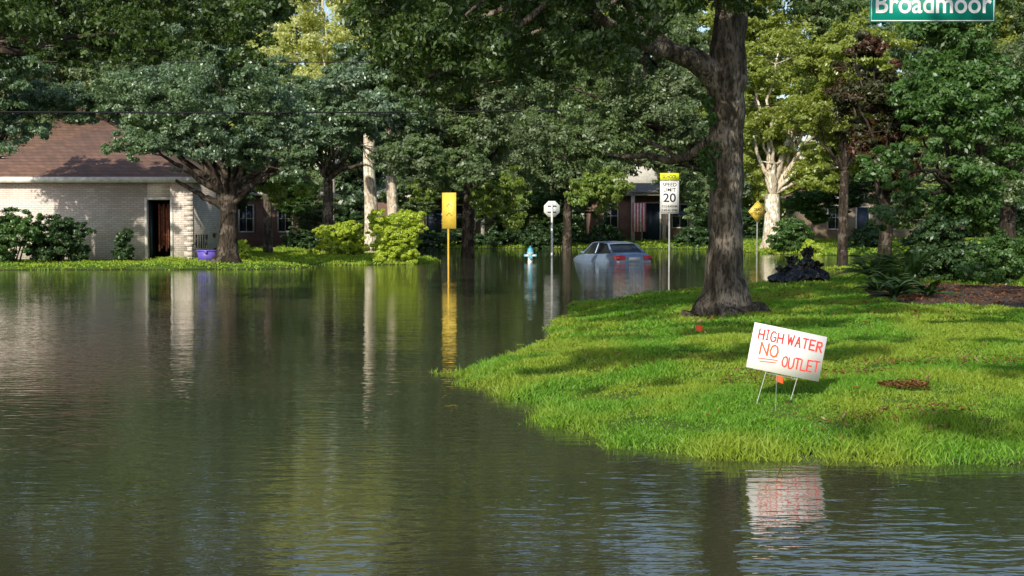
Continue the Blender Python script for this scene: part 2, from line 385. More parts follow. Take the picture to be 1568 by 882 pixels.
def on_sheet(name,poly,mat,up=0.02,res=0.15):
    P=np.array(poly); x=np.arange(P[:,0].min(),P[:,0].max(),res); y=np.arange(P[:,1].min(),P[:,1].max(),res)
    XX,YY=np.meshgrid(x,y,indexing='ij'); d=sd(XX.ravel(),YY.ravel(),poly)+0.15*np.sin(5*XX.ravel())*np.sin(4*YY.ravel())
    Zt=Hs(XX.ravel(),YY.ravel())+np.clip(d*0.15,-0.05,0.06)+up*0.5+0.015*rng.normal(size=d.size)
    ny=len(y); i=np.arange(len(x)-1)[:,None]*ny; j=np.arange(ny-1)[None]
    f=np.stack([i+j,i+ny+j,i+ny+j+1,i+j+1],-1).reshape(-1,4)
    f=f[(d[f]>-0.1).all(1)]
    link(bpy.data.objects.new(name,mesh_np(name,np.stack([XX.ravel(),YY.ravel(),Zt],1),f,mat,True)))
on_sheet('mulch_bed',MULCH_POLY,M['mulch'])
mb=MB()
def scatter(x0,x1,y0,y1,n,size,up=0.03,poly=None,z0=0.05):
    x=rng.uniform(x0,x1,n); y=rng.uniform(y0,y1,n)
    if poly is not None:
        k=sd(x,y,poly)>0; x,y=x[k],y[k]
    z=Hs(x,y); k=z>z0; c=np.stack([x[k],y[k],z[k]+up+rng.uniform(0,0.025,k.sum())],1)
    mb.add(*leaves(c,np.tile([0,0,1.0],(len(c),1)),size,0.35,0.45))
scatter(5.5,11,20.5,28.5,6000,0.07,0.07,MULCH_POLY)
scatter(0.5,5.2,10,20,620,0.045,0.04)
scatter(2.0,6.5,18,30,700,0.07,0.045)
for cx_,cy_,rx_,ry_,n in ((3.25,11.75,.22,.16,420),(2.6,12.6,.8,.25,300),(4.0,13.2,.9,.3,300),(2.0,14.2,1.2,.3,260),(4.3,24.5,1.3,1.0,420),(2.9,10.7,.7,.2,220)):
    ang=rng.uniform(0,6.28,n); rr=np.sqrt(rng.uniform(0,1,n)); xx=cx_+rr*np.cos(ang)*rx_; yy=cy_+rr*np.sin(ang)*ry_
    mb.add(*leaves(np.stack([xx,yy,Hs(xx,yy)+0.035+rng.uniform(0,0.03,n)],1),np.tile([0,0,1.0],(n,1)),0.05,0.25,0.5))
mb.obj('leaf_litter',M['litter'])

# ------------------------------------------------------------------ main tree (right foreground)
bz=H(3.16,21)
def mp(px,py,d): return W(px,py,d)
tp=[(1112,492,.36),(1112,478,.33),(1110,460,.31),(1109,430,.285),(1110,390,.265),(1111,340,.25),(1112,290,.24),(1112,240,.245),(1112,190,.25),(1112,150,.265),(1113,115,.29),(1114,80,.26),(1117,40,.245),(1119,0,.24),(1121,-60,.23),(1115,-150,.20),(1105,-260,.15),(1100,-380,.08)]
P=np.array([mp(a,b,21) for a,b,_ in tp]); R=np.array([c for *_,c in tp])
tt=np.arange(len(P)); t2=np.linspace(0,len(P)-1,110)
P=np.stack([np.interp(t2,tt,P[:,k]) for k in range(3)],1); R=np.interp(t2,tt,R)
P[:,0]+=0.012*np.sin(np.arange(110)*0.5); R=R*(1+0.03*np.sin(np.arange(110)*0.83))
cl=[]
def bottom(px):
    return np.interp(px,[520,560,600,650,700,740,800,860,920,960,1000,1060,1100],[10,75,110,135,150,168,125,105,118,120,45,35,20])
for k in range(190):
    px=rng.uniform(535,1090); d=rng.uniform(17.5,24.5); r=rng.uniform(0.26,0.5)
    py=bottom(px)-r/d*F*0.6-abs(rng.normal())*105
    cl.append((mp(px,py,d),(r,r,r*0.7)))
for k in range(44):
    px=rng.uniform(545,1000); d=rng.uniform(18,23); r=rng.uniform(0.12,0.22)
    py=bottom(px)-rng.uniform(-8,30)
    cl.append((mp(px,py,d),(r,r,r*1.5)))
for k in range(50):
    c=np.array([3.2,21,8.2])+unit(1)[0]*np.array([4.6,4.6,2.2])*rng.uniform(0.2,1)
    r=rng.uniform(0.5,0.9); cl.append((c,(r,r,r*.7)))
for k in range(14):
    px=rng.uniform(1130,1300); d=rng.uniform(19,24); r=rng.uniform(0.2,0.4)
    cl.append((mp(px,rng.uniform(-60,20),d),(r,r,r*.7)))
def xtr(mb):
    def ip(pts,rs,seg=10,n=26,w=0.1):
        q=np.array([mp(*p) for p in pts]); t=np.arange(len(q)); u=np.linspace(0,len(q)-1,n)
        q=np.stack([np.interp(u,t,q[:,k]) for k in range(3)],1); q+=rng.normal(size=q.shape)*0.006
        mb.tube(q,np.interp(u,t,rs),seg,w,cap=False)
    ip([(1108,135,21),(1088,108,20.9),(1062,92,20.8),(1030,80,20.6),(995,72,20.4),(965,60,20.2),(938,42,20),(900,15,19.6),(850,-30,19)],[.2,.19,.16,.13,.12,.105,.10,.07,.04],12)
    ip([(1040,85,20.7),(1015,62,20.9),(985,40,21.2),(960,5,21.5),(930,-60,22)],[.09,.08,.07,.06,.04])
    ip([(1000,74,20.5),(985,92,20.3),(990,110,20.2),(975,128,20.1)],[.035,.03,.02,.01],6)
    ip([(968,62,20.2),(940,72,20),(915,68,19.8),(880,90,19.5),(850,95,19.2)],[.04,.035,.03,.02,.012],6)
    ip([(1105,200,21.1),(1080,222,21.6),(1055,240,22),(1025,246,22.5),(990,238,23),(955,240,23.6),(925,236,24)],[.10,.085,.075,.065,.05,.035,.02],8)
    ip([(1040,243,22.2),(1012,225,22.4),(985,215,22.6),(960,200,22.8)],[.04,.03,.02,.012],6)
    for k in range(16):
        a=rng.uniform(600,1060); b=bottom(a)-rng.uniform(10,90); d=rng.uniform(18.5,23)
        ip([(a,b,d),(a+rng.uniform(-30,30),b+20,d),(a+rng.uniform(-50,50),b+rng.uniform(30,50)-20,d)],[.02,.013,.006],5,8,0)
sp=[(mp(rng.uniform(1078,1098),rng.uniform(150,300),20.8),(.10,.10,.14)) for _ in range(10)]
tree('oak_tree',(3.16,21,bz),mp(1116,-60,21),0.33,cl,160000,0.085,M['oak_shaded_leaf'],M['bark'],22,aspect=0.45,droop=1.0,flare=1.0,trunk=(P,R),extra=xtr,subr=0.42,sub=10,lr=.35,groups=[(sp,1100,.07,M['green_leaf'])])

# ------------------------------------------------------------------ oak overhanging top left
cl=[]
bt=lambda px: np.interp(px,[-60,0,170,220,300,340,380,430,450],[60,95,92,108,70,88,100,55,5])
for k in range(150):
    px=rng.uniform(-90,432); d=rng.uniform(23,31); r=rng.uniform(0.35,0.65)
    py=bt(px)-r/d*F*0.6-abs(rng.normal())*100; cl.append((mp(px,py,d),(r,r,r*.65)))
for k in range(30):
    px=rng.uniform(-60,425); d=rng.uniform(23,29); r=rng.uniform(0.15,0.28)
    cl.append((mp(px,bt(px)-rng.uniform(0,20),d),(r,r,r*1.2)))
for k in range(30):
    c=np.array([-12,27,8.5])+unit(1)[0]*np.array([4.5,4,2.5]); cl.append((c,(1,1,.7)))
tree('unseen_shade_oak',(-13.5,27,H(-13.5,27)),(-13,27,4.2),0.4,cl,110000,0.10,M['oak_shaded_leaf'],M['dark_bark'],14,droop=0.8,lr=.35)

# ------------------------------------------------------------------ left oak by the white house
b=np.array([WX(346,51),51,H(WX(346,51),51)])
cl=ell_clumps((WX(345,51),51,5.7),(3.7,3.2,2.0),60,0.75)
cl+=ell_clumps((WX(410,51),50.5,4.4),(1.9,1.8,1.1),22,0.6)
cl+=ell_clumps((WX(240,50),49.5,4.2),(1.6,1.6,0.9),16,0.5)
cl+=ell_clumps((WX(200,52),52,6.3),(2.8,1.4,1.2),30,0.6)
cl+=ell_clumps((WX(110,52),52,5.8),(2.4,1.2,1.0),24,0.55)
cl+=ell_clumps((WX(450,51),50.5,3.5),(0.9,1.2,0.7),8,0.42)
gl_=ell_clumps((WX(430,53),53,2.9),(1.3,1.2,0.6),12,0.4)
def xl(mb):
    f0=np.array([b[0]+0.05,51,2.4])
    for tx,tz,r in ((WX(265,50),3.1,.16),(WX(300,50),4.6,.2),(WX(345,51),5.8,.2),(WX(400,51),4.9,.22),(WX(440,51),4.0,.14)):
        e=np.array([tx,50.5,tz]); mb.tube(bez(f0-np.array([0,0,.3]),(f0+e)/2+np.array([0,0,-.15]),e,14)+rng.normal(size=(14,3))*.02,np.linspace(r,.05,14),9,.1,cap=False)
tree('unseen_shade_oak',b,(b[0]+0.1,51,2.55),0.36,cl,132000,0.125,M['blue_leaf'],M['dark_bark'],14,droop=0.5,flare=0.9,extra=xl,lr=.4,groups=[(gl_,9000,.13,M['lime_leaf'])])

# ------------------------------------------------------------------ mid-distance trees
def mid(name,px,d,cpx,cpz,rad,n,cr,nleaf,ls,leaf,bark='dark_bark',tr=0.3,fz=3.0,extra_cl=None,**k):
    x=WX(px,d); bb=(x,d,H(x,d)); c=ell_clumps((WX(cpx,d),d,cpz),rad,n,cr)
    if extra_cl: c+=extra_cl
    return tree(name,bb,(x+0.1,d,fz),tr,c,nleaf,ls,M[leaf],M[bark],14,**k)
ex=ell_clumps((WX(645,62),60,4.4),(2,2,1.2),18,0.7)+ell_clumps((WX(700,62),60,4.0),(2.4,2,0.9),18,0.6)
gr=ell_clumps((WX(762,60),62,2.7),(1.2,.9,1.4),20,0.38,1.3)+ell_clumps((WX(640,60),60,3.0),(1.0,.8,.6),8,0.35)
mid('unseen_shade_oak',715,66,720,7.6,(4.6,4.2,3.6),80,1.0,100000,0.17,'oak_leaf',extra_cl=ex,groups=[(gr,16000,.15,M['lime_leaf'])])
ex=ell_clumps((WX(910,50),51,4.3),(2.0,1.6,1.0),24,0.6)+ell_clumps((WX(1030,51),51,4.4),(1.7,1.2,1.2),20,0.5)+ell_clumps((WX(1070,52),52,2.6),(0.8,1.0,1.2),12,0.4)
gr=ell_clumps((WX(922,50),50,2.8),(1.1,1.0,0.8),16,0.33,1.2)
mid('unseen_shade_oak',1098,52,950,6.4,(4.2,3.6,2.9),80,0.85,105000,0.135,'oak_leaf',extra_cl=ex,tr=0.28,fz=3.4,groups=[(gr,12000,.12,M['lime_leaf'])])
ex=ell_clumps((WX(585,63),63,6.2),(2.2,1.5,1.2),26,0.7)+ell_clumps((WX(530,63),63,5.8),(1.6,1.4,1.0),14,0.6)
mid('unseen_shade_oak',500,74,505,7.2,(4.4,3.6,2.3),60,0.95,90000,0.18,'blue_leaf','bark',0.3,3.8,extra_cl=ex)
mid('unseen_shade_oak',868,84,855,7.2,(5.5,4,4.4),66,1.2,60000,0.21,'oak_leaf')
mid('elm_tree',1180,80,1225,7.6,(4.6,3.6,5.2),85,1.0,90000,0.2,'bright_leaf','pale_bark',0.5,3.2)
mid('elm_tree',1290,66,1290,8.2,(3.6,3.0,3.6),50,0.9,50000,0.18,'bright_leaf','dark_bark',0.25,4)
mid('photinia_tree',1352,38,1350,4.6,(1.5,1.6,2.4),50,0.42,46000,0.11,'red_leaf','dark_bark',0.2,2.0,droop=1.0)
mid('magnolia_tree',1460,36,1460,4.4,(1.9,2.0,2.9),55,0.6,60000,0.13,'green_leaf','dark_bark',0.2,2.2,extra_cl=ell_clumps((WX(1375,33),33,2.6),(.9,1,1.2),18,.4))
mid('unseen_shade_oak',1540,48,1530,6.0,(3.5,3.5,4.0),50,0.9,45000,0.14,'oak_leaf')
mid('unseen_shade_oak',-40,50,-20,6.4,(2.9,2.2,2.4),44,0.8,40000,0.14,'blue_leaf')
mid('unseen_shade_oak',90,70,100,9.0,(5.6,3.4,3.0),60,1.1,55000,0.19,'oak_leaf')
mid('unseen_shade_oak',250,78,250,9.2,(5.0,4,3.2),60,1.2,55000,0.21,'blue_leaf')
mid('linden_tree',505,98,505,13.2,(5.0,4,6.6),80,1.3,76000,0.26,'backlit_pale_leaf','pale_bark',0.3,5,extra_cl=ell_clumps((WX(510,103),103,21),(6.5,3,4.5),70,1.4))
for px,d,r,top in ((567,68,.34,8.6),(600,66,.27,8.2)):
    x=WX(px,d); c=ell_clumps((x,d,top),(2.4,2.0,1.5),26,0.8)
    Pp=np.array([[x+0.06*math.sin(z),d,z] for z in np.linspace(-.3,top,24)])
    tree('pine_tree',(x,d,H(x,d)),(x,d,top-1.5),r,c,26000,0.17,M['blue_leaf'],M['pale_bark'],10,trunk=(Pp,np.linspace(r,r*.7,24)),flare=0.2)
x=WX(410,66); Pp=np.array([[x,66,z] for z in np.linspace(-.3,6,12)])
tree('pine_tree',(x,66,H(x,66)),(x,66,6),.2,ell_clumps((x-.8,66,7.4),(2.3,2,1.6),24,.8),22000,.17,M['blue_leaf'],M['bark'],8,trunk=(Pp,np.linspace(.22,.18,12)),flare=.2)

# sun direction
el=math.radians(30); ax,ay=-0.38,-0.925
# ------------------------------------------------------------------ unseen oak added overhead, its crown laid out to dapple the lawn
cl=[]
while len(cl)<64:
    if len(cl)<42: lx=rng.uniform(0.5,9.5); ly=rng.uniform(17.5,31)
    else: lx=rng.uniform(0.0,6.5); ly=rng.uniform(10,16.5)
    z=rng.uniform(7.2,8.8); r=rng.uniform(0.4,0.8)
    if sd(np.array([lx]),np.array([ly]),LAWN)[0]<0.6: continue
    if math.hypot(lx-2.6,(ly-12.1)*.8)<1.6: continue  # leaves a gap so the yard sign stays in sun
    k=z/math.tan(el); x=lx+ax*k; y=ly+ay*k
    cl.append(((x,y,z),(r*2.0,r*0.45,r*0.3)))
for k in range(10):
    cl.append(((rng.uniform(-5,0.5),rng.uniform(7,13),rng.uniform(8.5,10)),(0.9,0.9,0.5)))  # unseen clumps added to shade the near canopy
tree('unseen_shade_oak',(6.5,-4,H(6.5,-4)),(6.0,-3.5,6.2),0.35,cl,48000,0.13,M['oak_shaded_leaf'],M['dark_bark'],9,lr=.18)

# ------------------------------------------------------------------ distant trees (shared crowns)
dt=empty('distant_trees',(0,105,0))
pro=[]
for s in range(3):
    cl=ell_clumps((0,0,0),(4.2,3.4,4.6),60,1.15)
    pro.append(foliage(cl,30000,0.30,0.5,sub=9))
meshes={}
for key in ('oak_leaf','blue_leaf','green_leaf','bright_leaf','dark_leaf'):
    meshes[key]=[mesh_np('crown_'+key,*pro[i],M[key]) for i in range(3)]
def crown(x,y,z,s,key,sz=1):
    o=bpy.data.objects.new('crown',meshes[key][rng.integers(0,3)]); o.location=(x,y-105,z)
    o.rotation_euler=(0,0,rng.uniform(0,6.28)); o.scale=(s,s,s*sz); link(o,dt)
keys=['oak_leaf','blue_leaf','bright_leaf','bright_leaf','oak_leaf']
for x in np.arange(-52,60,5.2):
    gap=(-20<x<-11)
    for z,yy in ((4.2,112),(10.5,116),(17.5,120),(24.5,124)):
        if gap and z>9: continue
        crown(x+rng.uniform(-1.5,1.5),yy+rng.uniform(-3,3),z+rng.uniform(-1,1),rng.uniform(1.0,1.28),keys[rng.integers(0,5)])
for x in (-9,-8): 
    crown(x,121,17,1.15,'bright_leaf'); crown(x,125,24,1.2,'oak_leaf')
for x in np.arange(-30,34,3.4):
    crown(x+rng.uniform(-1,1),103.5+rng.uniform(-1,2),1.2,rng.uniform(0.35,0.5),'dark_leaf',0.8)
for px,d,z,s,key in ((640,94,3.6,.5,'oak_leaf'),(690,95,4.6,.45,'oak_leaf'),(745,92,3.4,.5,'dark_leaf'),(800,93,3.0,.5,'oak_leaf'),(860,92,3.2,.5,'green_leaf'),(905,90,3.4,.45,'oak_leaf'),
                     (1040,92,4.4,.42,'oak_leaf'),(1090,90,2.6,.5,'dark_leaf'),(1260,88,3.2,.5,'green_leaf'),(1310,88,4.2,.5,'dark_leaf'),(1400,86,3.0,.6,'oak_leaf'),(1480,80,2.8,.6,'green_leaf'),(1560,80,2.8,.6,'dark_leaf'),
                     (355,80,3.4,.36,'dark_leaf'),(450,80,3.2,.34,'green_leaf'),(480,84,2.4,.4,'oak_leaf')):
    crown(WX(px,d),d,z,s,key,.8)
tm=MB()
for x in np.arange(-50,56,6.5):
    xx=x+rng.uniform(-2,2); tm.tube([(xx,108,0),(xx+.2,109,5),(xx,112,11)],[.35,.28,.2],8,cap=False)
tm.obj('distant_trunks',M['dark_bark'],dt)

# ------------------------------------------------------------------ shrubs
def shrub(name,px,d,wpx,y0,y1,n,cr,nleaf,ls,leaf,vase=False,depth=None):
    mp_=d/F; x=WX(px,d); zt=WZ(y0,d); zb=H(x,d)
    w=wpx*mp_/2; h=zt-zb; cl=[]
    for _ in range(n):
        t=rng.uniform(0.12,0.92)
        prof=(0.45+0.6*t) if vase else math.sqrt(max(0.05,1-(t*0.95)**2.4))
        a=rng.uniform(0,6.28); q=rng.uniform(0,1)**0.4*prof*max(0.1,(w-cr*0.6))
        cl.append(((x+q*math.cos(a),d+q*math.sin(a)*(depth or 0.8),zb+t*h-cr*0.2),(cr,cr,cr*0.8)))
    e=empty(name,(x,d,zb)); mb=MB()
    for k in range(12):
        c=cl[k%len(cl)][0]; mb.tube(bez((x+rng.uniform(-.15,.15)*w,d,zb-.1),((x+c[0])/2,d,zb+h*.3),c,6),np.linspace(.03,.01,6),5,cap=False)
    mb.obj('stems',M['dark_bark'],e)
    v,f=foliage(cl,nleaf,ls,0.55,sub=8,up=0.6); 
    link(bpy.data.objects.new('leaves',mesh_np('leaves',v-np.array([x,d,zb]),f,M[leaf])),e)
shrub('privet_shrub',608,55.5,108,318,402,80,0.34,70000,0.085,'shrub_leaf',True)
shrub('privet_shrub',522,63,108,338,390,56,0.34,46000,0.095,'shrub_leaf')
shrub('garden_shrub',372,55,28,366,400,14,0.2,6000,0.09,'shrub_leaf')
shrub('azalea_shrub',312,60,44,343,385,20,0.25,9000,0.09,'flower')
shrub('garden_shrub',318,62,80,352,390,24,0.3,9000,0.1,'green_leaf')
shrub('garden_shrub',188,53,40,350,405,20,0.22,10000,0.1,'dark_leaf')
shrub('garden_shrub',90,52,110,330,405,34,0.4,20000,0.1,'dark_leaf')
shrub('garden_shrub',20,51,120,320,405,34,0.4,20000,0.1,'green_leaf')
for a in ((460,80,70,355),(690,90,110,352),(770,90,90,348),(930,90,70,345),(1062,88,60,345),(1330,74,70,350),(655,84,50,356),(835,88,60,356)):
    shrub('garden_shrub',a[0],a[1],a[2],a[3],385,26,0.5,11000,0.15,'dark_leaf')
shrub('garden_shrub',880,92,60,358,385,20,0.45,8000,0.15,'green_leaf')
shrub('garden_shrub',1212,73,80,335,392,30,0.45,14000,0.13,'green_leaf')
shrub('garden_shrub',1243,69,34,360,392,14,0.28,7000,0.1,'shrub_leaf')
shrub('garden_shrub',1440,31,130,330,450,40,0.35,22000,0.09,'dark_leaf')
shrub('garden_shrub',1530,29,120,360,470,36,0.35,20000,0.09,'green_leaf')

def fronds(name,px,d,n,L,leaf,z_off=0,droop=0.9,leafl=0.16):
    x=WX(px,d); z=H(x,d)+0.1+z_off; e=empty(name,(x,d,z-0.1))
    mb=MB(); V=[]
    for k in range(n):
        a=rng.uniform(0,6.28); l=L*rng.uniform(0.7,1.15); el_=rng.uniform(0.35,1.35)
        h=np.array([math.cos(a)*math.cos(el_),math.sin(a)*math.cos(el_),math.sin(el_)])
        t=np.linspace(0,1,14)[:,None]
        P=np.array([x,d,z])+h*l*t+np.array([math.cos(a)*.25,math.sin(a)*.25,-droop*0.5])*l*t**2.2
        mb.tube(P,np.linspace(.010,.004,14),4,cap=False)
        side=np.array([-math.sin(a),math.cos(a),0])
        for s in (-1,1):
            for q in np.linspace(0.15,1,26):
                i0=q*13; i1=int(min(i0,12)); c=P[i1]+(P[i1+1]-P[i1])*(i0-i1)
                ll=leafl*l/L*math.sin(0.35+q*2.5)*1.1
                fw=(P[i1+1]-P[i1]); fw=fw/np.linalg.norm(fw)
                tip=c+side*s*ll+fw*ll*0.5+np.array([0,0,-0.25*ll]); 
                V+= [c-fw*0.012,(c+tip)/2+fw*0.015,tip,c+fw*0.014]
    V=np.array(V)
    lv=MB(); lv.add(V,np.arange(len(V)).reshape(-1,4)); lv.obj('leaflets',M[leaf],e)
    mb.obj('stalks',M[leaf],e)
fronds('sago_palm',1352,31,34,1.3,'green_leaf',0.05)
fronds('sago_palm',1400,29,30,1.2,'green_leaf',0.1)
fronds('fern',1330,33,26,0.8,'dark_leaf',0.0)
fronds('fern',1365,26,20,0.6,'dark_leaf')
for px,d in ((1345,24),(1388,23.5),(1425,23),(1372,22.6)):
    fronds('fern',px,d,20,0.5,'dark_leaf',0,0.9,0.10)

# ------------------------------------------------------------------ houses
def hip_roof(mb,x0,x1,y0,y1,z0,zr,ov=0.45,ridge_in=None):
    x0-=ov;x1+=ov;y0-=ov;y1+=ov; ym=(y0+y1)/2; ri=ridge_in if ridge_in is not None else (y1-y0)/2
    v=[(x0,y0,z0),(x1,y0,z0),(x1,y1,z0),(x0,y1,z0),(x0+ri,ym,zr),(x1-ri,ym,zr)]
    mb.add(v,[(0,1,5,4),(2,3,4,5)]); mb.add([v[1],v[2],v[5],((v[5][0]+v[1][0])/2,(v[5][1]+v[1][1])/2,(v[5][2]+v[1][2])/2)],[(0,1,2,3)])
    mb.add([v[3],v[0],v[4],((v[4][0]+v[3][0])/2,(v[4][1]+v[3][1])/2,(v[4][2]+v[3][2])/2)],[(0,1,2,3)])
    mb.add([(x0,y0,z0-.005),(x1,y0,z0-.005),(x1,y1,z0-.005),(x0,y1,z0-.005)],[(0,3,2,1)])
def fascia(mb,x0,x1,y0,y1,z,ov=0.45):
    x0-=ov;x1+=ov;y0-=ov;y1+=ov
    mb.box(x0-.03,x1+.03,y0-.03,y0,z-.2,z+.02); mb.box(x1,x1+.03,y0,y1,z-.2,z+.02); mb.box(x0-.03,x0,y0,y1,z-.2,z+.02)
def house(name,x0,x1,y0,y1,zw,zr,wall,roof,wins=(),doors=(),cols=(),zb=0.2,upper=None):
    e=empty(name,((x0+x1)/2,y0,zb))
    w=MB(); w.box(x0,x1,y0,y1,zb-.4,zw); w.obj('walls',M[wall],e)
    r=MB(); hip_roof(r,x0,x1,y0,y1,zw+.02,zr)
    if upper:
        ux0,ux1,uz,ur=upper; u=MB(); u.box(ux0,ux1,y0+1.5,y1+1,zw,uz); u.obj('upper_storey',M['far_trim'],e); hip_roof(r,ux0,ux1,y0+1.5,y1+1,uz+.02,ur)
    r.obj('roof',M[roof],e)
    t=MB(); fascia(t,x0,x1,y0,y1,zw); g=MB(); dd=MB()
    for (a,b,c,d) in wins:
        g.box(a,b,y0-.02,y0-.005,c,d)
        t.box(a-.08,a,y0-.06,y0-.004,c-.08,d+.08); t.box(b,b+.08,y0-.06,y0-.004,c-.08,d+.08)
        t.box(a,b,y0-.06,y0-.004,c-.08,c); t.box(a,b,y0-.06,y0-.004,d,d+.08)
        t.box((a+b)/2-.02,(a+b)/2+.02,y0-.045,y0-.021,c,d); t.box(a,(a+b)/2-.02,y0-.04,y0-.021,(c+d)/2-.02,(c+d)/2+.02); t.box((a+b)/2+.02,b,y0-.04,y0-.021,(c+d)/2-.02,(c+d)/2+.02)
    for (a,b,c,d) in doors:
        dd.box(a,b,y0-.03,y0-.004,c,d); t.box(a-.1,a,y0-.06,y0-.004,c,d+.1); t.box(b,b+.1,y0-.06,y0-.004,c,d+.1); t.box(a,b,y0-.06,y0-.004,d,d+.1)
    for cx in cols:
        t.box(cx-.12,cx+.12,y0-1.7,y0-1.46,zb-.1,zw-.21)
    if cols:
        t.box(min(cols)-.3,max(cols)+.3,y0-1.75,y0-.5,zw-.2,zw-.02)
        rr=MB(); a,b=min(cols)-.5,max(cols)+.5
        rr.add([(a,y0-2,zw+.0),(b,y0-2,zw+.0),(b,y0-.1,zw+.65),(a,y0-.1,zw+.65)],[(0,1,2,3)]); rr.obj('porch_roof',M[roof],e)
    t.obj('trim',M['far_trim'],e)
    if wins: g.obj('windows',M['glass'],e)
    if doors: dd.obj('door',M['bluedoor'],e)
    return e
house('brick_house',-9.5,-1.2,99,108,3.5,5.6,'red_brick','gray_roof',wins=[(-8.2,-6.8,1.2,2.8),(-4.2,-2.6,1.2,2.8)],doors=[(-5.9,-4.9,.3,2.5)],cols=(-6.6,-4.6,-2.0),zb=.4)
hb=house('brick_house',WX(905,96),WX(1068,96),96,105,3.6,5.4,'red_brick','gray_roof',wins=[(WX(1030,96),WX(1052,96),1.3,2.8),(WX(925,96),WX(945,96),1.3,2.8)],doors=[(WX(984,96),WX(1010,96),.4,2.9)],cols=(WX(970,94),WX(1018,94),WX(1060,94)),zb=.4,upper=(WX(915,97),WX(1050,97),5.9,7.2))
house('brick_house',WX(1245,95),WX(1420,95),95,104,3.4,5.6,'tan_brick','brown_roof',wins=[(WX(1268,95),WX(1290,95),1.2,2.7),(WX(1350,95),WX(1372,95),1.2,2.7)],doors=[(WX(1312,95),WX(1330,95),.4,2.6)],zb=.4)
house('brick_house',WX(330,84),WX(480,84),84.5,93,3.4,5.2,'red_brick','brown_roof',wins=[(WX(425,84),WX(445,84),1.1,2.6),(WX(365,84),WX(385,84),1.1,2.6)],zb=.3)
fx=WX(978,94)
fl=empty('hanging_flag',(fx,93.9,1.2)); st=[MB(),MB(),MB()]
for k in range(9):
    c=st[k%2]; c.box(fx+k*.1-.4,fx+(k+1)*.1-.4,94.18,94.2,1.0,2.9)
M['flag_red']=flat_mat('flag_red',(0.6,0.10,0.14),.8); 
st[0].obj('red_stripes',M['flag_red'],fl); st[1].obj('white_stripes',M['trim'],fl)

# white-washed brick house on the left, open doorway
D=56.0; xr=WX(295,D); xl_=-22.0; dl,dr=WX(226,D),WX(261,D); zt=WZ(306,D); zs=WZ(397,D); zw=WZ(272,D)
e=empty('white_brick_house',(xr,D,0.1))
w=MB(); w.box(dr,xr,D,D+.25,-.2,zw); w.box(xl_,dl,D,D+.25,-.2,zw); w.box(dl,dr,D,D+.25,zt,zw); w.box(dl,dr,D-.15,D+.25,-.2,zs)
w.box(xr-.25,xr,D+.25,D+9,-.2,zw); w.box(xl_,xr-.25,D+8.75,D+9,-.2,zw); w.box(xl_,xl_+.25,D+.25,D+8.75,-.2,zw)
w.obj('walls',M['white_brick'],e)
r=MB(); hip_roof(r,xl_,xr,D,D+9,zw+.02,5.6,0.35,4.9); r.obj('roof',M['brown_roof'],e)
t=MB(); fascia(t,xl_,xr,D,D+9,zw,0.35)
t.box(dl-.10,dl,D-.04,D+.05,zs,zt+.1); t.box(dr,dr+.10,D-.04,D+.05,zs,zt+.1); t.box(dl,dr,D-.04,D+.05,zt,zt+.1)
t.obj('trim',M['trim'],e)
q_=MB()
for k in range(14):
    z=zs-.1+k*0.2; ln=.34 if k%2 else .22
    q_.box(xr-ln,xr+.012,D-.025,D-.002,z,z+.19)
q_.obj('quoins',M['white_brick'],e)
it=MB(); it.box(dl-.6,dr+.6,D+1.8,D+1.85,-.1,zw-.05); it.box(dl-.6,dl-.55,D+.26,D+1.8,-.1,zw-.05); it.box(dr+.55,dr+.6,D+.26,D+1.8,-.1,zw-.05); it.box(dl-.55,dr+.55,D+.26,D+1.8,zs-.06,zs-.01)
it.obj('hallway',M['interior'],e)
cu=MB()
for k in range(6):
    a=dl+.30+k*.09; cu.box(a,a+.07,D+.5+.05*(k%2),D+.56+.05*(k%2),zs+.3+.12*(k%3),zt-.15-.1*(k%2))
cu.obj('hanging_clothes',M['curtain'],e)
door=MB(); door.box(dl+.02,dl+.07,D+.26,D+1.0,zs,zt-.02); door.obj('open_door',M['bluedoor'],e)
house('brick_house',-30,WX(238,66),66,75,4.6,7.2,'tan_brick','brown_roof',zb=.1)

cx=WX(305,54); cz=H(cx,54); ch=empty('garden_chair',(cx,54,cz)); m=MB()
for dx in (-.22,.22):
    m.tube([(cx+dx,53.8,cz),(cx+dx,53.8,cz+.62)],.018,6); m.tube([(cx+dx,54.2,cz),(cx+dx,54.25,cz+.5),(cx+dx,54.4,cz+1.0)],.018,6); m.tube([(cx+dx,53.8,cz+.62),(cx+dx,54.28,cz+.64)],.02,6)
m.box(cx-.23,cx+.23,53.8,54.22,cz+.42,cz+.45)
for k in range(5): m.box(cx-.2+k*.09,cx-.15+k*.09,54.3,54.33,cz+.48,cz+1.0)
m.obj('frame',M['black_paint'],ch)
cx=WX(317,53.2); cz=H(cx,53.2); ch=empty('storage_bin',(cx,53.2,cz)); m=MB()
m.add([(cx-.28,53.0,cz),(cx+.28,53.0,cz),(cx+.28,53.4,cz),(cx-.28,53.4,cz),(cx-.33,52.95,cz+.38),(cx+.33,52.95,cz+.38),(cx+.33,53.45,cz+.38),(cx-.33,53.45,cz+.38)],[(0,3,2,1),(4,5,6,7),(0,1,5,4),(1,2,6,5),(2,3,7,6),(3,0,4,7)])
m.box(cx-.36,cx+.36,52.92,53.48,cz+.385,cz+.43); m.box(cx-.05,cx+.05,52.89,52.918,cz+.3,cz+.4)
m.obj('tub_and_lid',M['purple'],ch)

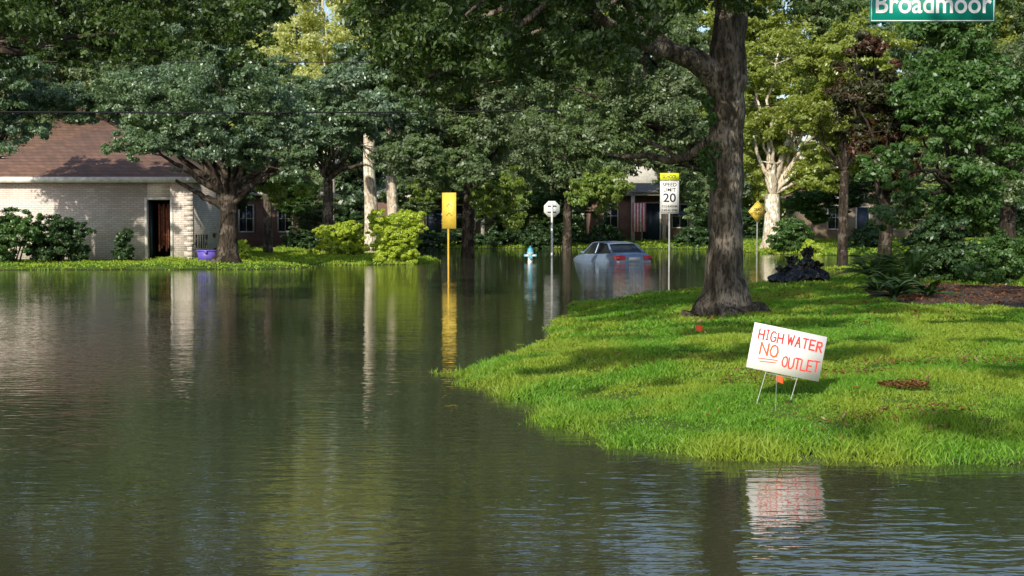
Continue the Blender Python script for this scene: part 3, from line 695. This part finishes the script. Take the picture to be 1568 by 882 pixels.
# ------------------------------------------------------------------ text helper
def text(s,parent,x,z,size,mat,y=-0.012,width=None,align='CENTER'):
    c=bpy.data.curves.new('lettering','FONT'); c.body=s; c.size=size; c.align_x=align; c.align_y='CENTER'; c.extrude=0.001; c.offset=size*0.015
    o=bpy.data.objects.new('lettering',c); o.location=(x,y,z); o.rotation_euler=(math.pi/2,0,0); c.materials.append(mat)
    link(o,parent)
    if width:
        bpy.context.view_layer.update(); w=o.dimensions.x
        if w>0: o.scale.x=width/w
    return o
def plate(mb,x0,x1,z0,z1,y0=-.004,y1=0.0): mb.box(x0,x1,y0,y1,z0,z1)
d=47; e=empty('speed_limit_sign',(WX(1025,d),d,0),0.0)
zb=WZ(327,d); zm=WZ(276.5,d); zt2=WZ(265,d); hw=.31
m=MB(); m.tube([(0,.03,-.6),(0,.03,zt2+.02)],.03,8); m.obj('post',M['steel'],e,True)
m=MB(); plate(m,-hw,hw,zb,zm-.01); m.obj('white_plate',M['white_paint'],e,True)
m=MB(); plate(m,-hw,hw,zm+.01,zt2); m.obj('school_plate',M['lime'],e,True)
m=MB(); i=.025; q=.012
for a,b_,c,dd in ((-hw+i,hw-i,zb+i,zb+i+q),(-hw+i,hw-i,zm-.01-i-q,zm-.01-i),(-hw+i,-hw+i+q,zb+i+q,zm-.01-i-q),(hw-i-q,hw-i,zb+i+q,zm-.01-i-q)): m.box(a,b_,-.007,-.005,c,dd)
m.obj('border',M['black_paint'],e,True)
text('SCHOOL',e,0,(zm+zt2)/2,.15,M['black_paint'],-.008,.48)
text('SPEED',e,0,zm-.14,.17,M['black_paint'],-.008,.46); text('LIMIT',e,0,zm-.31,.17,M['black_paint'],-.008,.40)
text('20',e,0,zm-.58,.40,M['black_paint'],-.008,.42)
text('7:15-8:45AM',e,0,zm-.85,.11,M['black_paint'],-.008,.50); text('2:45-4:15PM',e,0,zm-.98,.11,M['black_paint'],-.008,.50)
d=74; e=empty('dead_end_sign',(WX(1160,d),d,0),0.45)
zc=WZ(324,d); s=.58
m=MB(); m.tube([(0,.03,-.6),(0,.03,zc+.3)],.035,8); m.obj('post',M['steel'],e,True)
m=MB(); v=[(0,-.004,zc-s),(s,-.004,zc),(0,-.004,zc+s),(-s,-.004,zc),(0,0,zc-s),(s,0,zc),(0,0,zc+s),(-s,0,zc)]
m.add(v,[(0,1,2,3),(7,6,5,4),(0,4,5,1),(1,5,6,2),(2,6,7,3),(3,7,4,0)]); m.obj('diamond_plate',M['yellow'],e,True)
m=MB(); 
for sx,sz,tx,tz in ((0,-1,1,0),(1,0,0,1),(0,1,-1,0),(-1,0,0,-1)):
    a=np.array([sx,0,sz])*s; b2=np.array([tx,0,tz])*s; cc=np.array([0,0,zc])
    m.add([a*.9+cc-[0,.008,0],b2*.9+cc-[0,.008,0],b2*.86+cc-[0,.008,0],a*.86+cc-[0,.008,0]],[(0,1,2,3)])
m.obj('border',M['black_paint'],e,True)
text('DEAD',e,0,zc+.1,.2,M['black_paint'],-.01,.5); text('END',e,0,zc-.12,.2,M['black_paint'],-.01,.38)
d=55; e=empty('yellow_warning_sign',(WX(686,d),d,0),-0.35)
z0,z1=WZ(350,d),WZ(295,d)
m=MB(); m.tube([(0,.04,-.6),(0,.04,z1)],.04,8); m.obj('post',M['yellow_post'],e,True)
m=MB(); m.box(-.24,.34,-.01,0,z0,z1); m.obj('plate',M['yellow'],e,True)
m=MB(); 
for k in range(2):
    zc=z0+.55+k*.35; m.add([(-.06,-.014,zc-.08),(.05,-.014,zc+.05),(.16,-.014,zc-.08),(.16,-.014,zc-.05),(.05,-.014,zc+.08),(-.06,-.014,zc-.05)],[(0,1,4,5),(1,2,3,4)])
m.obj('chevron_marks',M['black_paint'],e,True)
d=66; e=empty('stop_sign',(WX(845,d),d,0),0.1)
zc=WZ(320,d); rr=.40
m=MB(); m.tube([(0,-.03,-.6),(0,-.03,zc+.25)],.05,8); m.obj('post',M['sign_back'],e,True)
o8=[(rr*math.cos(a),rr*math.sin(a)) for a in (np.arange(8)+.5)*math.pi/4]
v=[(x,0,zc+z) for x,z in o8]+[(x,.006,zc+z) for x,z in o8]
m=MB(); m.add(v,[(0,1,6,7),(1,2,5,6),(2,3,4,5),(15,14,9,8),(14,13,10,9),(13,12,11,10)]+[(k,k+8,(k+1)%8+8,(k+1)%8) for k in range(8)]); m.obj('octagon_plate',M['sign_back'],e,True)
m=MB(); m.box(-.2,.2,-.045,-.031,zc+.12,zc+.16); m.box(-.2,.2,-.045,-.031,zc-.16,zc-.12); m.obj('brackets',M['black_paint'],e,True)

# street name sign hung from a mast arm
d=13; x0=WX(1328,d); x1=x0+1.14; z0=WZ(34,d); e=empty('street_name_sign',((x0+x1)/2,d,0),0)
hw=(x1-x0)/2; zt3=z0+.30
m=MB(); m.tube([(hw+1.0,.0,-.1),(hw+1.0,.0,zt3+.35)],.06,12); m.tube([(hw+1.0,.0,zt3+.28),(-hw+.1,0,zt3+.28)],.03,10)
m.tube([(-hw+.2,0,zt3-.01),(-hw+.2,0,zt3+.28)],.008,6); m.tube([(hw-.2,0,zt3-.01),(hw-.2,0,zt3+.28)],.008,6); m.obj('mast_arm',M['steel'],e,True)
pl=MB(); pl.box(-hw,hw,-.004,.0,z0,zt3); pl.obj('green_blade',M['sign_green'],e,True)
m=MB(); m.box(-hw+.012,hw-.012,-.0065,-.0045,z0+.010,z0+.017); m.box(-hw+.012,hw-.012,-.0065,-.0045,zt3-.017,zt3-.010)
m.box(-hw+.012,-hw+.019,-.0065,-.0045,z0+.017,zt3-.017); m.box(hw-.019,hw-.012,-.0065,-.0045,z0+.017,zt3-.017); m.obj('white_border',M['white_paint'],e,True)
text('Broadmoor',e,-hw+.04,z0+.160,.25,M['white_paint'],-.007,1.05,'LEFT')

# ------------------------------------------------------------------ yard sign (hand painted)
LET={'H':[[(0,0),(0,1)],[(1,0),(1,1)],[(0,.5),(1,.52)]],'I':[[(.5,0),(.5,1)],[(.15,0),(.85,0)],[(.15,1),(.85,1)]],
'G':[[(1,.85),(.7,1),(.3,1),(0,.7),(0,.3),(.3,0),(.75,0),(1,.2),(1,.45),(.55,.45)]],'W':[[(0,1),(.22,0),(.5,.75),(.78,0),(1,1)]],
'A':[[(0,0),(.5,1),(1,0)],[(.2,.38),(.8,.38)]],'T':[[(0,1),(1,1)],[(.5,1),(.5,0)]],'E':[[(1,1),(0,1),(0,0),(1,0)],[(0,.5),(.8,.52)]],
'R':[[(0,0),(0,1),(.8,.97),(.95,.75),(.75,.52),(0,.5)],[(.4,.5),(1,0)]],'N':[[(0,0),(0,1),(1,0),(1,1)]],
'O':[[(.5,1),(.15,.88),(0,.5),(.15,.12),(.5,0),(.85,.12),(1,.5),(.85,.88),(.5,1)]],'U':[[(0,1),(0,.25),(.3,0),(.7,0),(1,.25),(1,1)]],'L':[[(0,1),(0,0),(1,0)]]}
def word(mb,s,x,z,w,h,gap,th,slope=0.0):
    k=0
    for ch in s:
        if ch==' ': x+=w*0.55; continue
        ww=w*(0.5 if ch=='I' else 1.15 if ch=='W' else 1)
        jz=rng.uniform(-.004,.004)
        for st in LET[ch]:
            pts=[np.array([x+a*ww+rng.uniform(-.0015,.0015),z+jz+slope*x+b*h+rng.uniform(-.0015,.0015)]) for a,b in st]
            for p,q in zip(pts[:-1],pts[1:]):
                dv=q-p; l=np.linalg.norm(dv); 
                if l<1e-5: continue
                dv/=l; nn=np.array([-dv[1],dv[0]])*th/2*rng.uniform(.85,1.15); p=p-dv*th*.35; q=q+dv*th*.35
                y=-.0045-.00012*k; k+=1
                mb.add([(a[0],y,a[1]) for a in (p-nn,q-nn,q+nn,p+nn)],[(0,1,2,3)])
        x+=ww+gap
d=11.5; ce=W(1204.5,539,d); e=empty('high_water_yard_sign',ce); e.rotation_euler=(math.radians(-4),math.radians(11.6),math.radians(2))
m=MB(); m.box(-.303,.303,-.004,0,-.185,.185); bo=m.obj('board',M['board'],e,True)
m=MB(); word(m,'HIGH WATER',-.250,.060,.041,.078,.0185,.0125,-0.02); word(m,'OUTLET',-.02,-.125,.041,.085,.011,.0115,0.05); m.obj('red_lettering',M['red_marker'],e,True)
m=MB(); word(m,'NO',-.215,-.060,.062,.095,.020,.0145)
for k,(zz) in enumerate((-.090,-.112)): m.add([(-.225+k*.02,-.0046,zz-.008),(-.06-k*.01,-.0046,zz+.004),(-.06-k*.01,-.0046,zz+.012),(-.225+k*.02,-.0046,zz)],[(0,1,2,3)])
m.obj('orange_lettering',M['orange_marker'],e,True)
m=MB(); 
for sx in (-.13,.13): m.tube([(sx,.004,.15),(sx,.004,-.16),(sx-.03,.004,-.48)],.0035,6)
m.tube([(-.13,.004,-.2),(.13,.004,-.2)],.003,6)
m.obj('wire_stand',M['steel'],e,True)
def flag(px,py,d,s,tilt=0):
    x=WX(px,d); z=H(x,d); p=W(px,py,d); e=empty('marker_flag',(x,d,z)); top=p[2]+s*.6
    m=MB(); m.tube([(x,d,z-.03),(x+.006,d,top)],.002,5); m.obj('wire',M['steel'],e)
    m=MB(); n=5; v=[]
    for i in range(n):
        t=i/(n-1); yy=d+.012*math.sin(t*6); v+= [(x+.003+s*t,yy,top-s*.25*t),(x+.003+s*t,yy,top-s*.8-s*.45*t)]
    m.add(v,[(2*i,2*i+2,2*i+3,2*i+1) for i in range(n-1)]); m.obj('flag',M['orange_flag'],e)
flag(1066,503,17.6,.085); flag(1190,581,11.1,.055)

# ------------------------------------------------------------------ garbage bags
def bag(x,y,r,h,seed,parentname='garbage_bag'):
    z=H(x,y); rs=np.random.default_rng(seed); nu,nv=48,30; V=[]
    ph=rs.uniform(0,6.28,9)
    for j in range(nv):
        t=j/(nv-1)
        for i in range(nu):
            a=i/nu*2*math.pi
            if t<0.78:
                q=t/0.78; rad=r*math.sin(math.pi*(0.10+0.82*q))**0.7; zz=h*(0.78*q**1.1)
            else:
                q=(t-.78)/.22; rad=r*(0.13+0.30*q**1.3)*(1+.4*math.sin(6*a+ph[7])); zz=h*(.78+.34*q*(1+.3*math.sin(2*a+ph[8])))
            wr=1+.12*math.sin(5*a+ph[0]+5*t)+.09*math.sin(9*a+ph[1]-6*t)+.08*math.sin(3*a+ph[2])+.06*math.sin(14*a+11*t+ph[3])+.07*math.sin(13*t+ph[4]+2*a)
            V.append((rad*wr*math.cos(a)+ .25*r*math.sin(3*t+ph[5]),rad*wr*math.sin(a),zz+.07*h*math.sin(4*a+ph[6])*t-.03))
    e=empty(parentname,(x,y,z)); m=MB(); i=np.arange(nv-1)[:,None]*nu; j=np.arange(nu)[None]; j2=(j+1)%nu
    m.add(V,np.stack([i+j,i+j2,i+nu+j2,i+nu+j],-1).reshape(-1,4)); m.obj('plastic_sack',M['bag'],e,True,True)
for px,d_,r,h,s in ((1203,32,.30,.38,1),(1228,31.8,.31,.46,2),(1255,32.2,.28,.42,3),(1242,32.6,.29,.72,4),(1217,32.6,.27,.55,5)):
    bag(WX(px,d_),d_,r,h,s)

# ------------------------------------------------------------------ hydrant
d=59; x=WX(812,d); e=empty('fire_hydrant',(x,d,-.05)); 
m=MB(); m.lathe((0,0,0),[(.0,0),(.17,0),(.17,.04),(.11,.05),(.10,.10),(.10,.38),(.14,.385),(.14,.42),(.11,.425)],20)
m.tube([(-.22,0,.30),(.22,0,.30)],.05,12); m.tube([(0,-.24,.26),(0,0,.26)],.07,12)
m.obj('barrel',M['hyd_white'],e,True,True)
m=MB(); m.lathe((0,0,0),[(.145,.42),(.145,.45),(.125,.46),(.12,.52),(.095,.59),(.05,.635),(.03,.64),(.03,.69),(0,.69)],20)
m.tube([(-.26,0,.30),(-.20,0,.30)],.065,8); m.tube([(.20,0,.30),(.26,0,.30)],.065,8); m.tube([(0,-.28,.26),(0,-.22,.26)],.09,8)
m.obj('bonnet_and_caps',M['hyd_blue'],e,True,True)

# ------------------------------------------------------------------ flooded sedan
def car():
    e=empty('parked_car',(WX(972,58.5),58.5,-.64),math.radians(90+22))
    st=[(0.0,.70,.35,.80),(.06,.80,.28,.93),(.25,.86,.22,1.0),(.8,.89,.2,1.02),(1.4,.90,.2,.98),(2.4,.90,.2,.97),(3.2,.90,.2,.95),(3.7,.88,.2,.90),(4.2,.84,.22,.82),(4.55,.76,.26,.70),(4.68,.62,.32,.58)]
    m=MB(); sec=[]
    for x,w,zb,zt in st:
        hgt=zt-zb
        s=[(0,zb),(w*.85,zb),(w*.97,zb+.12*hgt),(w,zb+.42*hgt),(w*.99,zb+.68*hgt),(w*.95,zb+.90*hgt),(w*.86,zt),(w*.45,zt+.02),(0,zt+.028)]
        full=[(x,a,b) for a,b in s]+[(x,-a,b) for a,b in s[-2:0:-1]]
        sec.append(full)
    k=len(sec[0]); V=[p for s in sec for p in s]
    i=np.arange(len(sec)-1)[:,None]*k; j=np.arange(k)[None]; j2=(j+1)%k
    m.add(V,np.stack([i+j,i+j2,i+k+j2,i+k+j],-1).reshape(-1,4))
    for base in (0,(len(sec)-1)*k):
        vv=V[base:base+k]; m.add(vv,[(q,q+1,k-2-q,k-1-q) for q in range(k//2-1)])
    body=m.obj('body',M['car'],e,True,True)
    md=body.modifiers.new('s','SUBSURF'); md.levels=1; md.render_levels=2
    rr=[(1.25,1.36,.60),(1.7,1.42,.63),(2.3,1.43,.63),(2.75,1.38,.60)]
    gl=MB()
    bl=[(.62,.74,1.0),(1.25,.80,.99),(1.7,.81,.98),(2.3,.81,.97),(2.75,.81,.96),(3.45,.74,.92)]
    tl=[(1.25,.60,1.36),(1.25,.60,1.36),(1.7,.63,1.41),(2.3,.63,1.42),(2.75,.60,1.37),(2.75,.60,1.37)]
    for s in (-1,1):
        for q in range(5):
            a,b_,c,dd=bl[q],bl[q+1],tl[q+1],tl[q]
            vs=[(p[0],s*p[1],p[2]) for p in (a,b_,c,dd)]
            if q==0: vs=[(a[0],s*a[1],a[2]),(b_[0],s*b_[1],b_[2]),(c[0],s*c[1],c[2]),((a[0]+c[0])/2,s*(a[1]+c[1])/2,(a[2]+c[2])/2)]
            if q==4: vs=[(a[0],s*a[1],a[2]),(b_[0],s*b_[1],b_[2]),((b_[0]+dd[0])/2,s*(b_[1]+dd[1])/2,(b_[2]+dd[2])/2),(dd[0],s*dd[1],dd[2])]
            gl.add(vs,[(0,1,2,3)])
    gl.add([(.62,-.74,1.0),(.62,.74,1.0),(1.25,.60,1.36),(1.25,-.60,1.36)],[(0,1,2,3)])
    gl.add([(3.45,-.74,.92),(3.45,.74,.92),(2.75,.60,1.37),(2.75,-.60,1.37)],[(0,1,2,3)])
    gl.obj('windows',M['glass'],e,True)
    rf=MB(); V=[]
    for x,z,w in [(1.15,1.345,.60)]+[(a,b_+.012,c) for a,b_,c in rr]+[(2.86,1.33,.60)]:
        for t in (-1,-.92,-.5,0,.5,.92,1): V.append((x,t*(w+.02),z+.035*(1-t*t)-(.03 if abs(t)==1 else 0)))
    i=np.arange(5)[:,None]*7; j=np.arange(6)[None]; rf.add(V,np.stack([i+j,i+j+1,i+7+j+1,i+7+j],-1).reshape(-1,4))
    for s in (-1,1):
        rf.tube([(.60,s*.75,1.0),(.92,s*.68,1.19),(1.2,s*.61,1.36)],[.05,.045,.04],8)
        rf.tube([(3.47,s*.75,.92),(3.1,s*.68,1.16),(2.78,s*.61,1.37)],.03,8)
        rf.tube([(2.05,s*.815,.97),(2.05,s*.64,1.41)],.03,8)
        rf.tube([(1.2,s*.61,1.36),(1.7,s*.64,1.42),(2.3,s*.64,1.43),(2.78,s*.61,1.38)],.022,8)
        rf.tube([(3.15,s*.84,.98),(3.15,s*.98,1.0)],.05,8)
    rf.obj('roof_and_pillars',M['car'],e,True,True)
    tl_=MB()
    for s in (-1,1):
        tl_.add([(-.02,s*.42,.72),(.0,s*.74,.72),(.20,s*.875,.74),(-.02,s*.42,.88),(.03,s*.74,.90),(.22,s*.87,.90),],[(0,1,4,3),(1,2,5,4)])
        tl_.box(.0,.05,min(s*.42,s*.80),max(s*.42,s*.80),.70,.90)
    tl_.obj('tail_lamps',M['tail'],e,True)
    p=MB(); p.box(-.035,0.0,-.26,.26,.70,.83); p.obj('number_plate',M['white_paint'],e,True)
    p=MB(); p.box(-.045,.25,-.80,.80,.36,.58); o=p.obj('bumper',M['car'],e,True); bv=o.modifiers.new('b','BEVEL'); bv.width=.05; bv.segments=3
    w=MB()
    for x in (.95,3.75):
        for s in (-1,1):
            w.tube([(x,s*.72,.31),(x,s*.915,.31)],.31,20)
    w.obj('wheels',M['rubber'],e,True)
car()

def wire(name,pts,r=.018):
    m=MB(); t=np.linspace(0,1,30); a,b=np.array(pts[0]),np.array(pts[1])
    P=a+(b-a)*t[:,None]; P[:,2]-=4*pts[2]*t*(1-t); m.tube(P,r,5); m.obj(name,M['wire'])
wire('utility_wire',[W(-200,170,40.0),W(1350,155,76),.25],.026); wire('utility_wire',[W(-150,92,60),W(1350,84,69),.2],.024)

# ------------------------------------------------------------------ light, sky, camera
sdv=Vector((ax*math.cos(el),ay*math.cos(el),math.sin(el))).normalized()
L=bpy.data.lights.new('sun','SUN'); L.energy=5.0; L.angle=math.radians(0.55); L.color=(1,.93,.76)
so=bpy.data.objects.new('sun',L); so.rotation_euler=(-sdv).to_track_quat('-Z','Y').to_euler(); so.location=(-20,-20,30); link(so)
w=bpy.data.worlds.new('World'); scene.world=w; w.use_nodes=True; nt=w.node_tree
bg=nt.nodes.get('Background') or nt.nodes.new('ShaderNodeBackground')
sk=nt.nodes.new('ShaderNodeTexSky'); sk.sky_type='NISHITA'; sk.sun_disc=False; sk.sun_elevation=el; sk.sun_rotation=math.atan2(ax,ay)%(2*math.pi)
nt.links.new(sk.outputs[0],bg.inputs[0]); bg.inputs[1].default_value=0.15
cam=bpy.data.cameras.new('camera'); cam.lens=50; cam.sensor_width=36; cam.clip_start=.05; cam.clip_end=4000
co=bpy.data.objects.new('camera',cam); co.location=(0,0,CAMH); co.rotation_euler=(math.pi/2-PITCH,0,0); link(co); scene.camera=co
scene.view_settings.view_transform='Standard'; scene.view_settings.look='None'; scene.view_settings.exposure=0
